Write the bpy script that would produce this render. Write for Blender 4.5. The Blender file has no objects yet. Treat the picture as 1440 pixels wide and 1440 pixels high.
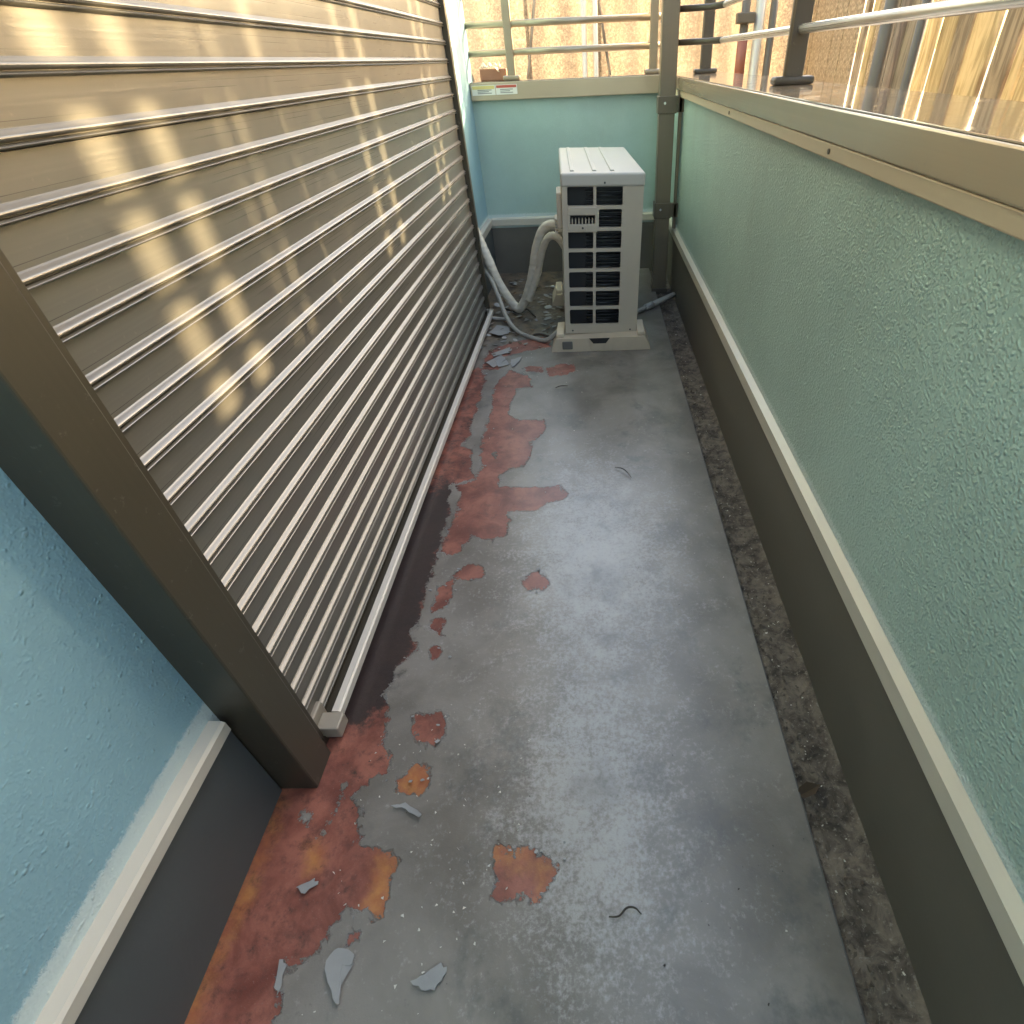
import bpy, bmesh, math, random
import numpy as np
from mathutils import Vector, Matrix, noise as mnoise

random.seed(7)
S = 0.647                      # layout units below are scaled by S to metres
scn = bpy.context.scene
COL = scn.collection

# ------------------------------------------------------------------ camera
cam_d = bpy.data.cameras.new('camera')
cam = bpy.data.objects.new('camera', cam_d)
COL.objects.link(cam)
cam_d.sensor_width = 36.0
cam_d.lens = 36.0 * 773.3 / 1440.0
cam_d.shift_x = -(825.8 - 720) / 1440.0
cam_d.shift_y = (717 - 720) / 1440.0
cam_d.clip_start = 0.02
cam_d.clip_end = 2000.0
R_ = Vector((0.9993424, 0.0022270, -0.0361919))
U_ = Vector((0.0265634, 0.6344398, 0.7725156))
F_ = Vector((-0.0246820, 0.7729690, -0.6339635))
cam.matrix_world = Matrix(((R_.x, U_.x, -F_.x, 0), (R_.y, U_.y, -F_.y, 0), (R_.z, U_.z, -F_.z, 1.389 * S), (0, 0, 0, 1)))
scn.camera = cam

# ------------------------------------------------------------------ light
SUN_TO = Vector((1.58, 1.0, 0.53)).normalized()
elev = math.asin(SUN_TO.z)
w = bpy.data.worlds.new('World')
scn.world = w
w.use_nodes = True
wn = w.node_tree
bg = wn.nodes['Background']
sky = wn.nodes.new('ShaderNodeTexSky')
sky.sky_type = 'NISHITA'
sky.sun_disc = False
sky.sun_elevation = elev
sky.sun_rotation = math.atan2(SUN_TO.x, SUN_TO.y)
sky.air_density = 1.0
sky.dust_density = 5.0
sky.ozone_density = 0.0
wn.links.new(sky.outputs[0], bg.inputs[0])
bg.inputs[1].default_value = 0.15
sd = bpy.data.lights.new('sun', 'SUN')
sd.energy = 2.0
sd.angle = math.radians(0.9)
sd.color = (1.0, 0.77, 0.43)
sun = bpy.data.objects.new('sun', sd)
COL.objects.link(sun)
sun.rotation_euler = SUN_TO.to_track_quat('Z', 'Y').to_euler()
sun.location = (4, 4, 6)

scn.render.engine = 'CYCLES'
scn.view_settings.view_transform = 'Standard'
scn.view_settings.look = 'None'
scn.view_settings.gamma = 1.0
scn.view_settings.use_curve_mapping = False
scn.view_settings.exposure = 3.13
scn.cycles.max_bounces = 7
scn.cycles.diffuse_bounces = 4

# ------------------------------------------------------------------ helpers
def tag(o, label, cat, group=None):
    o['label'] = label
    o['category'] = cat
    if group:
        o['group'] = group
    return o


def struct(o):
    o['kind'] = 'structure'
    return o


def stuff(o):
    o['kind'] = 'stuff'
    return o


def empty(name, loc=(0, 0, 0), rot=(0, 0, 0)):
    o = bpy.data.objects.new(name, None)
    o.empty_display_size = 0.05
    COL.objects.link(o)
    o.location = Vector(loc) * S
    o.rotation_euler = rot
    return o


class MB:
    """collects shapes (layout units) and links them as ONE mesh object"""
    def __init__(self):
        self.bm = bmesh.new()

    def box(self, x0, x1, y0, y1, z0, z1, bev=0.0, mat=None, seg=2):
        r = bmesh.ops.create_cube(self.bm, size=1.0)
        vs = r['verts']
        for v in vs:
            v.co = Vector(((x0 + x1) / 2 + v.co.x * (x1 - x0), (y0 + y1) / 2 + v.co.y * (y1 - y0), (z0 + z1) / 2 + v.co.z * (z1 - z0)))
        if bev:
            es = list({e for v in vs for e in v.link_edges})
            r2 = bmesh.ops.bevel(self.bm, geom=es, offset=bev, segments=seg, profile=0.5, affect='EDGES')
            vs = list({v for f in r2['faces'] for v in f.verts} | {v for v in vs if v.is_valid})
        if mat is not None:
            for v in vs:
                v.co = mat @ v.co
        return self

    def prism(self, prof, axis, a, b):
        """extrude a closed 2-D profile along an axis from a to b"""
        def pt(q, t):
            if axis == 'y':
                return Vector((q[0], t, q[1]))
            if axis == 'x':
                return Vector((t, q[0], q[1]))
            return Vector((q[0], q[1], t))
        A = [self.bm.verts.new(pt(q, a)) for q in prof]
        B = [self.bm.verts.new(pt(q, b)) for q in prof]
        n = len(prof)
        for i in range(n):
            self.bm.faces.new((A[i], A[(i + 1) % n], B[(i + 1) % n], B[i]))
        self.bm.faces.new(A[::-1])
        self.bm.faces.new(B)
        bmesh.ops.recalc_face_normals(self.bm, faces=self.bm.faces[:])
        return self

    def tube(self, pts, r, n=12, cap=True):
        pts = [Vector(q) for q in pts]
        rs = r if isinstance(r, (list, tuple)) else [r] * len(pts)
        rings = []
        ref = Vector((0, 0, 1))
        for i, q in enumerate(pts):
            d = (pts[min(i + 1, len(pts) - 1)] - pts[max(i - 1, 0)]).normalized()
            if abs(d.dot(ref)) > 0.95:
                ref = Vector((1, 0, 0))
            u = d.cross(ref).normalized()
            v = d.cross(u).normalized()
            ref = (ref - d * ref.dot(d)).normalized()
            rings.append([self.bm.verts.new(q + (u * math.cos(2 * math.pi * k / n) + v * math.sin(2 * math.pi * k / n)) * rs[i]) for k in range(n)])
        for A, B in zip(rings, rings[1:]):
            for k in range(n):
                f = self.bm.faces.new((A[k], A[(k + 1) % n], B[(k + 1) % n], B[k]))
                f.smooth = True
        if cap:
            self.bm.faces.new(rings[0][::-1])
            self.bm.faces.new(rings[-1])
        bmesh.ops.recalc_face_normals(self.bm, faces=self.bm.faces[:])
        return self

    def build(self, name, mat, parent=None, smooth=False, loc=None):
        for v in self.bm.verts:
            v.co *= S
        me = bpy.data.meshes.new(name)
        if smooth:
            for f in self.bm.faces:
                f.smooth = True
        self.bm.to_mesh(me)
        self.bm.free()
        me.materials.append(mat)
        return link(name, me, parent, loc)


def link(name, me, parent=None, loc=None):
    o = bpy.data.objects.new(name, me)
    COL.objects.link(o)
    if parent:
        o.parent = parent
    if loc is not None:
        o.location = Vector(loc) * S
    return o


def copy_tree(o, parent=None):
    c = o.copy()
    COL.objects.link(c)
    c.parent = parent
    for ch in list(o.children):
        copy_tree(ch, c)
    return c


def smooth_path(pts, k=8):
    P = [Vector(q) for q in pts]
    P = [P[0] * 2 - P[1]] + P + [P[-1] * 2 - P[-2]]
    out = []
    for i in range(1, len(P) - 2):
        a, b, c, d = P[i - 1:i + 3]
        for j in range(k):
            t = j / k
            out.append(0.5 * ((2 * b) + (c - a) * t + (2 * a - 5 * b + 4 * c - d) * t * t + (3 * b - a - 3 * c + d) * t ** 3))
    out.append(P[-2])
    return out


# ------------------------------------------------------------------ materials
class NT:
    def __init__(self, name):
        self.m = bpy.data.materials.new(name)
        self.m.use_nodes = True
        self.t = self.m.node_tree
        self.b = self.t.nodes['Principled BSDF']
        self.tc = self.t.nodes.new('ShaderNodeTexCoord')
        self.co = self.tc.outputs['Object']

    def n(self, typ, **kw):
        nd = self.t.nodes.new(typ)
        for k, v in kw.items():
            setattr(nd, k, v)
        return nd

    def put(self, sock, v):
        if hasattr(v, 'is_output'):
            self.t.links.new(v, sock)
        else:
            if isinstance(v, (tuple, list)) and len(v) == 3 and sock.type == 'RGBA':
                v = (*v, 1)
            sock.default_value = v

    def map(self, scale=(1, 1, 1), loc=(0, 0, 0), rot=(0, 0, 0)):
        nd = self.n('ShaderNodeMapping')
        self.t.links.new(self.co, nd.inputs[0])
        nd.inputs['Scale'].default_value = scale
        nd.inputs['Location'].default_value = loc
        nd.inputs['Rotation'].default_value = rot
        return nd.outputs[0]

    def noise(self, scale, detail=3, rough=0.55, vec=None, dist=0.0):
        nd = self.n('ShaderNodeTexNoise')
        nd.inputs['Scale'].default_value = scale
        nd.inputs['Detail'].default_value = detail
        nd.inputs['Roughness'].default_value = rough
        nd.inputs['Distortion'].default_value = dist
        self.t.links.new(vec or self.co, nd.inputs['Vector'])
        return nd.outputs[0]

    def voro(self, scale, vec=None, feature='F1', rnd=1.0):
        nd = self.n('ShaderNodeTexVoronoi', feature=feature)
        nd.inputs['Scale'].default_value = scale
        nd.inputs['Randomness'].default_value = rnd
        self.t.links.new(vec or self.co, nd.inputs['Vector'])
        return nd

    def ramp(self, v, a, b, c0=0.0, c1=1.0, smooth=True):
        nd = self.n('ShaderNodeMapRange')
        if smooth:
            nd.interpolation_type = 'SMOOTHSTEP'
        self.put(nd.inputs[0], v)
        for i, q in zip((1, 2, 3, 4), (a, b, c0, c1)):
            self.put(nd.inputs[i], q)
        return nd.outputs[0]

    def mix(self, f, a, b, blend='MIX'):
        nd = self.n('ShaderNodeMix', data_type='RGBA', blend_type=blend)
        self.put(nd.inputs[0], f)
        self.put(nd.inputs[6], a)
        self.put(nd.inputs[7], b)
        return nd.outputs[2]

    def math(self, op, a, b=0.0, c=None):
        nd = self.n('ShaderNodeMath', operation=op)
        self.put(nd.inputs[0], a)
        self.put(nd.inputs[1], b)
        if c is not None:
            self.put(nd.inputs[2], c)
        return nd.outputs[0]

    def attr(self, name):
        nd = self.n('ShaderNodeAttribute', attribute_name=name)
        return nd.outputs['Fac']

    def xyz(self):
        nd = self.n('ShaderNodeSeparateXYZ')
        self.t.links.new(self.co, nd.inputs[0])
        return nd.outputs

    def rnd(self):
        return self.n('ShaderNodeObjectInfo').outputs['Random']

    def bump(self, h, dist, strength=1.0, prev=None):
        nd = self.n('ShaderNodeBump')
        nd.inputs['Strength'].default_value = strength
        nd.inputs['Distance'].default_value = dist
        self.t.links.new(h, nd.inputs['Height'])
        if prev:
            self.t.links.new(prev, nd.inputs['Normal'])
        return nd.outputs[0]

    def out(self, color=None, rough=None, metal=None, normal=None, spec=None, coat=None):
        b = self.b.inputs
        for k, v in (('Base Color', color), ('Roughness', rough), ('Metallic', metal), ('Normal', normal), ('Specular IOR Level', spec), ('Coat Weight', coat)):
            if v is not None:
                self.put(b[k], v)
        return self.m


def metal_mat(name, col, rough=0.35, metal=0.6, stretch='y', var=0.12, scuff=0.0):
    t = NT(name)
    sc = {'y': (40, 1.2, 260), 'z': (200, 200, 1.5), 'x': (1.2, 40, 260)}[stretch]
    st = t.noise(1.0, 3, 0.6, t.map(sc))
    big = t.noise(4.0, 3)
    dk = tuple(c * (1 - var) for c in col)
    lt = tuple(min(1, c * (1 + var)) for c in col)
    c = t.mix(t.math('ADD', t.math('MULTIPLY', st, 0.6), t.math('MULTIPLY', big, 0.4)), dk, lt)
    dust = t.ramp(t.noise(60, 4, 0.7), 0.62, 0.75)
    c = t.mix(t.math('MULTIPLY', dust, 0.18), c, (0.4, 0.36, 0.3))
    r = t.math('ADD', rough - 0.06, t.math('MULTIPLY', st, 0.12))
    return t.out(c, r, metal, t.bump(st, 0.0004, 0.25, t.bump(t.noise(7, 2), 0.0022, 0.35)))


def plain_mat(name, col, rough=0.5, metal=0.0, var=0.08, scale=30, bump=0.0003, dirt=0.1, dirtcol=(0.12, 0.1, 0.08)):
    t = NT(name)
    n1 = t.noise(scale, 4, 0.6)
    c = t.mix(n1, tuple(x * (1 - var) for x in col), tuple(min(1, x * (1 + var)) for x in col))
    d = t.ramp(t.noise(scale * 0.3, 5, 0.65), 0.5, 0.8)
    c = t.mix(t.math('MULTIPLY', d, dirt), c, dirtcol)
    return t.out(c, t.math('ADD', rough - 0.08, t.math('MULTIPLY', n1, 0.16)), metal, t.bump(t.noise(scale * 12, 2), bump, 0.3))


def stucco_mat(name, col, size=1.0, depth=0.003, pimple=0.5, zline=None):
    """roller-textured exterior paint: fine grain, rounded lumps, scattered pimples, faint soiling"""
    t = NT(name)
    wob = t.n('ShaderNodeVectorMath', operation='ADD')
    nz = t.n('ShaderNodeTexNoise')
    nz.inputs['Scale'].default_value = 60
    t.t.links.new(t.co, nz.inputs['Vector'])
    sc = t.n('ShaderNodeVectorMath', operation='SCALE')
    t.t.links.new(nz.outputs['Color'], sc.inputs[0])
    sc.inputs['Scale'].default_value = 0.006
    t.t.links.new(t.co, wob.inputs[0])
    t.t.links.new(sc.outputs[0], wob.inputs[1])
    vec = wob.outputs[0]
    v1 = t.ramp(t.voro(230 / size, vec).outputs['Distance'], 0.62, 0.05)
    v2 = t.ramp(t.voro(135 / size, vec).outputs['Distance'], 0.5, 0.05)
    amt = t.ramp(t.noise(40, 3, 0.6), 0.35, 0.65, 0.65, 1.0)
    lump = t.math('MULTIPLY', t.math('ADD', t.math('MULTIPLY', v1, 0.5), t.math('MULTIPLY', v2, 0.5)), amt)
    soft = t.noise(130 / size, 2, 0.5)
    vo = t.voro(115 / size, vec)
    keep = t.ramp(t.noise(60 / size, 1.0), 0.5, 0.62)
    pim = t.math('MULTIPLY', t.ramp(vo.outputs['Distance'], 0.36, 0.05), keep)
    h = t.math('ADD', t.math('MULTIPLY', lump, 1 - pimple), t.math('MULTIPLY', pim, pimple))
    h = t.math('ADD', h, t.math('MULTIPLY', soft, 0.35 if pimple < 0.5 else 0.2))
    big = t.noise(2.2, 5, 0.65)
    c = t.mix(t.ramp(big, 0.3, 0.7), tuple(x * 0.9 for x in col), tuple(min(1, x * 1.07) for x in col))
    c = t.mix(t.math('MULTIPLY', h, 0.3), c, tuple(min(1, x * 1.3 + 0.05) for x in col))
    streak = t.ramp(t.noise(1.0, 5, 0.7, t.map((9, 9, 1.1))), 0.52, 0.75)
    c = t.mix(t.math('MULTIPLY', streak, 0.16), c, (0.25, 0.24, 0.19))
    if zline is not None:
        z = t.xyz()[2]
        edge = t.ramp(t.math('SUBTRACT', z, t.math('MULTIPLY', t.noise(190, 3, 0.7), 0.02)), zline - 0.004, zline + 0.006, 1.0, 0.0)
        c = t.mix(t.math('MULTIPLY', edge, 0.8), c, (0.64, 0.72, 0.69))
        h = t.math('ADD', h, t.math('MULTIPLY', edge, 0.5))
    return t.out(c, t.math('ADD', 0.3, t.math('MULTIPLY', soft, 0.2)), 0.0, t.bump(h, depth, 1.0))


M = {}
BLUE_SKY_TINT = (0.26, 0.44, 0.505)  # same paint as the parapets, with blue skylight put into the colour
MINT = (0.375, 0.505, 0.455)
M['stucco_near'] = stucco_mat('pale turquoise roller paint', MINT, 1.0, 0.0031, 0.2, (0.4286 + 0.004) * S)
M['stucco_left'] = stucco_mat('sky-tinted turquoise pimpled paint', BLUE_SKY_TINT, 1.0, 0.0015, 0.6, 0.378 * S)
M['stucco_far'] = stucco_mat('pale turquoise smooth paint', MINT, 0.8, 0.001, 0.3, (0.4286 + 0.002) * S)
M['stucco_house'] = stucco_mat('sky-tinted turquoise smooth house paint', BLUE_SKY_TINT, 0.8, 0.001, 0.3, (0.4286 + 0.002) * S)
M['skirt'] = plain_mat('dark skirting paint', (0.135, 0.122, 0.10), 0.5, 0.0, 0.2, 9, 0.0006, 0.45, (0.13, 0.115, 0.09))
M['skirt_left'] = plain_mat('dark slate skirting paint', (0.08, 0.09, 0.09), 0.55, 0.0, 0.2, 9, 0.0006, 0.45, (0.1, 0.1, 0.1))
M['trim'] = plain_mat('beige enamelled trim', (0.58, 0.535, 0.445), 0.35, 0.1, 0.05, 14, 0.0002, 0.08)
M['coping'] = metal_mat('champagne anodised coping', (0.52, 0.42, 0.29), 0.22, 0.4, 'y', 0.05)
M['coping_far'] = metal_mat('champagne anodised coping far', (0.50, 0.41, 0.29), 0.3, 0.35, 'x', 0.05)
M['coping_strip'] = metal_mat('pale champagne strip', (0.62, 0.51, 0.36), 0.4, 0.25, 'y', 0.06)
t = NT('polished coping top')
M['coping_top'] = t.out(t.mix(t.noise(3, 4), (0.44, 0.36, 0.28), (0.5, 0.42, 0.33)), t.ramp(t.noise(25, 4), 0.3, 0.8, 0.05, 0.16), 0.55, t.bump(t.noise(5, 2), 0.0008, 0.2))
M['slat'] = metal_mat('taupe aluminium slat', (0.205, 0.193, 0.168), 0.29, 0.5, 'y', 0.16)
M['frame'] = metal_mat('dark bronze frame', (0.070, 0.059, 0.039), 0.4, 0.25, 'z', 0.12)
M['sill'] = metal_mat('pale aluminium sill', (0.72, 0.66, 0.56), 0.38, 0.2, 'y', 0.06)
M['bracket'] = metal_mat('beige plastic end cap', (0.36, 0.31, 0.24), 0.45, 0.1, 'z', 0.06)
M['post'] = metal_mat('bronze balcony post', (0.2, 0.165, 0.115), 0.4, 0.4, 'z', 0.1)
M['post_bracket'] = metal_mat('bronze post bracket', (0.14, 0.115, 0.08), 0.42, 0.35, 'z', 0.1)
M['steel'] = plain_mat('bright steel screw', (0.75, 0.73, 0.7), 0.25, 0.9, 0.05, 60, 0.0001, 0.05)
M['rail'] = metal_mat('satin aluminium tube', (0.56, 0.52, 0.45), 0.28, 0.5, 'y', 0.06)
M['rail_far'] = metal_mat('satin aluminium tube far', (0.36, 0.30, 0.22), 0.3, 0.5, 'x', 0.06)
M['rail_post'] = metal_mat('dark bronze rail post', (0.10, 0.085, 0.065), 0.4, 0.3, 'z', 0.08)
M['ac'] = plain_mat('ivory appliance paint', (0.50, 0.44, 0.35), 0.38, 0.0, 0.04, 18, 0.0002, 0.14, (0.3, 0.26, 0.2))
M['ac_top'] = plain_mat('pale appliance top', (0.50, 0.475, 0.42), 0.4, 0.0, 0.04, 25, 0.0002, 0.2, (0.45, 0.42, 0.36))
M['ac_dark'] = plain_mat('dark coil', (0.03, 0.03, 0.032), 0.5, 0.2, 0.1, 30)
M['fin'] = plain_mat('dull coil fin', (0.075, 0.078, 0.08), 0.4, 0.6, 0.15, 40)
M['block'] = plain_mat('beige plastic block', (0.58, 0.485, 0.36), 0.5, 0.0, 0.05, 20, 0.0003, 0.25, (0.25, 0.2, 0.15))
M['pad'] = plain_mat('grey rubber pad', (0.16, 0.15, 0.13), 0.8, 0.0, 0.08, 30)
t = NT('wrapped pipe tape')
wv = t.n('ShaderNodeTexWave', wave_type='BANDS', bands_direction='Z')
wv.inputs['Scale'].default_value = 14
wv.inputs['Distortion'].default_value = 2.5
t.t.links.new(t.co, wv.inputs['Vector'])
cc = t.mix(t.noise(25, 4), (0.55, 0.5, 0.4), (0.7, 0.65, 0.55))
M['pipe'] = t.out(t.mix(t.math('MULTIPLY', t.ramp(t.noise(14, 4), 0.5, 0.75), 0.4), cc, (0.3, 0.24, 0.17)), 0.6, 0.0, t.bump(wv.outputs[1], 0.002, 0.6))
M['cable'] = plain_mat('grey cable sheath', (0.36, 0.34, 0.29), 0.5, 0.0, 0.06, 20)
M['drain'] = plain_mat('grey drain pipe', (0.42, 0.40, 0.36), 0.5, 0.0, 0.06, 20)
M['black'] = plain_mat('black rubber', (0.02, 0.02, 0.02), 0.6)

# outlines of worn patches and loose flakes, floor coordinates
BARE = [
    [(-0.517, 3.004), (-0.394, 2.914), (-0.361, 2.774), (-0.449, 2.766), (-0.452, 2.666), (-0.459, 2.545), (-0.457, 2.468), (-0.388, 2.415), (-0.264, 2.407), (-0.269, 2.29), (-0.322, 2.205), (-0.329, 2.022), (-0.393, 2.006), (-0.44, 1.942), (-0.425, 1.862), (-0.167, 1.85), (-0.144, 1.781), (-0.261, 1.706), (-0.369, 1.695), (-0.359, 1.562), (-0.406, 1.529), (-0.494, 1.553), (-0.527, 1.472), (-0.577, 1.448), (-0.596, 1.475), (-0.593, 1.571), (-0.577, 1.688), (-0.585, 1.817), (-0.612, 1.879), (-0.534, 1.92), (-0.529, 2.032), (-0.555, 2.239), (-0.553, 2.525), (-0.574, 2.774)],
    [(-0.702, 3.068), (-0.64, 2.901), (-0.634, 2.637), (-0.636, 2.405), (-0.628, 2.288), (-0.659, 2.191), (-0.598, 2.177), (-0.573, 1.995), (-0.536, 1.92), (-0.637, 1.898), (-0.636, 1.786), (-0.607, 1.689), (-0.612, 1.571), (-0.605, 1.449), (-0.602, 1.374), (-0.611, 1.28), (-0.607, 1.193), (-0.608, 1.131), (-0.611, 1.092), (-0.581, 1.035), (-0.606, 1.0), (-0.625, 0.957), (-0.64, 0.907), (-0.649, 0.875), (-0.631, 0.829), (-0.793, 0.832), (-0.748, 0.994), (-0.756, 1.859), (-0.791, 2.912)],
    [(-0.673, 0.948), (-0.611, 0.839), (-0.597, 0.727), (-0.566, 0.692), (-0.568, 0.662), (-0.595, 0.643), (-0.628, 0.602), (-0.608, 0.572), (-0.583, 0.487), (-0.52, 0.486), (-0.48, 0.449), (-0.491, 0.415), (-0.488, 0.358), (-0.529, 0.372), (-0.566, 0.368), (-0.591, 0.345), (-0.594, 0.314), (-0.61, 0.281), (-0.647, 0.269), (-0.668, 0.281), (-0.66, 0.234), (-0.651, 0.186), (-0.634, 0.127), (-0.819, 0.127), (-0.934, 0.316), (-0.896, 0.569), (-0.787, 0.695), (-0.78, 0.924)],
    [(-0.517, 1.371), (-0.469, 1.4), (-0.423, 1.386), (-0.423, 1.332), (-0.466, 1.327), (-0.51, 1.335)],
    [(-0.522, 1.329), (-0.571, 1.29), (-0.569, 1.171), (-0.555, 1.181), (-0.529, 1.212), (-0.517, 1.277)],
    [(-0.559, 1.16), (-0.521, 1.154), (-0.516, 1.09), (-0.556, 1.11)],
    [(-0.533, 1.043), (-0.51, 1.042), (-0.508, 1.015), (-0.526, 0.998)],
    [(-0.278, 1.31), (-0.234, 1.352), (-0.198, 1.325), (-0.181, 1.289), (-0.211, 1.265), (-0.262, 1.272)],
    [(-0.3, 3.004), (-0.216, 3.058), (-0.142, 3.042), (-0.113, 2.99), (-0.168, 2.913), (-0.266, 2.905)],
    [(-0.433, 3.031), (-0.317, 3.039), (-0.312, 2.956), (-0.413, 2.973)],
    [(-0.534, 0.821), (-0.485, 0.827), (-0.439, 0.812), (-0.436, 0.76), (-0.464, 0.731), (-0.511, 0.725)],
    [(-0.53, 0.632), (-0.512, 0.677), (-0.487, 0.684), (-0.454, 0.67), (-0.445, 0.644), (-0.468, 0.606), (-0.521, 0.613)],
    [(-0.264, 0.442), (-0.254, 0.478), (-0.218, 0.475), (-0.172, 0.485), (-0.153, 0.462), (-0.127, 0.456), (-0.114, 0.431), (-0.159, 0.386), (-0.248, 0.386)],
    [(-0.556, 0.323), (-0.548, 0.338), (-0.529, 0.314), (-0.548, 0.306)],
    [(-0.685, 3.016), (-0.673, 3.278), (-0.579, 3.374), (-0.456, 3.445), (-0.306, 3.487), (-0.287, 3.324), (-0.429, 3.258), (-0.558, 3.194), (-0.575, 3.008)],
]
KEEP = [
    [(-0.67, 0.64), (-0.656, 0.637), (-0.664, 0.543), (-0.672, 0.499), (-0.696, 0.499), (-0.678, 0.532)],
    [(-0.496, 2.109), (-0.478, 2.149), (-0.46, 2.097), (-0.48, 2.078)],
    [(-0.737, 0.562), (-0.726, 0.559), (-0.719, 0.533), (-0.727, 0.536)],
]
ORANGE = [
    [(-0.528, 0.481), (-0.481, 0.452), (-0.491, 0.415), (-0.488, 0.358), (-0.525, 0.37), (-0.522, 0.425)],
    [(-0.53, 0.632), (-0.512, 0.677), (-0.487, 0.684), (-0.454, 0.67), (-0.445, 0.644), (-0.468, 0.606), (-0.521, 0.613)],
    [(-0.262, 0.452), (-0.254, 0.478), (-0.172, 0.483), (-0.181, 0.452), (-0.232, 0.442)],
    [(-0.164, 0.457), (-0.117, 0.431), (-0.155, 0.402)],
    [(-0.698, 0.488), (-0.66, 0.482), (-0.652, 0.446), (-0.678, 0.446)],
    [(-0.816, 0.605), (-0.801, 0.586), (-0.792, 0.447), (-0.794, 0.376), (-0.8, 0.311), (-0.798, 0.238), (-0.795, 0.186), (-0.803, 0.161), (-0.837, 0.234), (-0.811, 0.398)],
]
FLAKE = [
    [(-0.397, 0.246), (-0.371, 0.256), (-0.342, 0.274), (-0.328, 0.26), (-0.34, 0.244), (-0.346, 0.232), (-0.373, 0.233)],
    [(-0.575, 0.279), (-0.559, 0.299), (-0.523, 0.289), (-0.519, 0.274), (-0.541, 0.273), (-0.533, 0.241), (-0.526, 0.214), (-0.534, 0.214), (-0.56, 0.245)],
    [(-0.691, 0.406), (-0.655, 0.423), (-0.644, 0.411), (-0.666, 0.394)],
    [(-0.527, 0.574), (-0.494, 0.582), (-0.446, 0.552), (-0.454, 0.547), (-0.49, 0.567)],
    [(-0.673, 0.281), (-0.654, 0.273), (-0.652, 0.245), (-0.654, 0.226), (-0.664, 0.237)],
    [(-0.711, 3.552), (-0.674, 3.696), (-0.578, 3.657), (-0.576, 3.54), (-0.636, 3.488)],
    [(-0.516, 3.095), (-0.453, 3.173), (-0.465, 3.091), (-0.498, 3.024)],
    [(-0.65, 3.226), (-0.538, 3.293), (-0.543, 3.242), (-0.627, 3.175)],
    [(-0.577, 3.27), (-0.527, 3.292), (-0.531, 3.229), (-0.566, 3.219)],
    [(-0.662, 3.099), (-0.585, 3.199), (-0.546, 3.125), (-0.608, 3.027)],
    [(-0.516, 3.123), (-0.452, 3.153), (-0.49, 3.019)],
    [(-0.607, 3.102), (-0.552, 3.145), (-0.522, 3.06), (-0.578, 3.03)],
]
TWIG = [
    [(-0.005, 0.348), (0.015, 0.347), (0.032, 0.361), (0.049, 0.361), (0.062, 0.352)],
    [(0.066, 1.973), (0.097, 1.953), (0.117, 1.925), (0.133, 1.894)],
    [(-0.23, 2.745), (-0.203, 2.749), (-0.163, 2.764)],
    [(-0.655, 4.019), (-0.545, 3.906), (-0.491, 3.968), (-0.42, 3.829)],
    [(-0.437, 3.471), (-0.373, 3.493), (-0.271, 3.443)],
]

def trans_mat(name, build, transp=0.0, trans=0.5):
    """sun-soaked sheet or thin board: diffuse front, light glowing through from behind"""
    t = NT(name)
    col, bump = build(t)
    t.put(t.b.inputs['Base Color'], col)
    t.b.inputs['Roughness'].default_value = 0.75
    if bump:
        t.t.links.new(bump, t.b.inputs['Normal'])
    tr = t.n('ShaderNodeBsdfTranslucent')
    t.t.links.new(col, tr.inputs[0])
    mx = t.n('ShaderNodeMixShader')
    mx.inputs[0].default_value = trans
    t.t.links.new(t.b.outputs[0], mx.inputs[1])
    t.t.links.new(tr.outputs[0], mx.inputs[2])
    last = mx.outputs[0]
    if transp:
        tp = t.n('ShaderNodeBsdfTransparent')
        m2 = t.n('ShaderNodeMixShader')
        m2.inputs[0].default_value = transp
        t.t.links.new(last, m2.inputs[1])
        t.t.links.new(tp.outputs[0], m2.inputs[2])
        last = m2.outputs[0]
    t.t.links.new(last, t.t.nodes['Material Output'].inputs[0])
    return t.m


def wood_cols(a, b, knot=(0.16, 0.09, 0.04)):
    def f(t):
        # every board gets its own slice of the grain
        add = t.n('ShaderNodeVectorMath', operation='ADD')
        t.t.links.new(t.co, add.inputs[0])
        cmb = t.n('ShaderNodeCombineXYZ')
        for i, k in enumerate((17.0, 9.0, 31.0)):
            t.put(cmb.inputs[i], t.math('MULTIPLY', t.rnd(), k))
        t.t.links.new(cmb.outputs[0], add.inputs[1])
        mp = t.n('ShaderNodeMapping')
        mp.inputs['Scale'].default_value = (11, 11, 1.6)
        t.t.links.new(add.outputs[0], mp.inputs[0])
        g = t.noise(2.0, 5, 0.6, mp.outputs[0], 1.6)
        mp2 = t.n('ShaderNodeMapping')
        mp2.inputs['Scale'].default_value = (7, 7, 3.2)
        t.t.links.new(add.outputs[0], mp2.inputs[0])
        kn = t.voro(1.0, mp2.outputs[0])
        kk = t.ramp(kn.outputs['Distance'], 0.2, 0.06)
        c = t.mix(t.ramp(g, 0.38, 0.62), tuple(x * 0.8 for x in a), b)
        c = t.mix(t.math('MULTIPLY', kk, 0.75), c, knot)
        c = t.mix(t.math('MULTIPLY', t.rnd(), 0.35), c, tuple(x * 0.55 for x in a))
        return c, t.bump(g, 0.003, 0.5)
    return f


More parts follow.
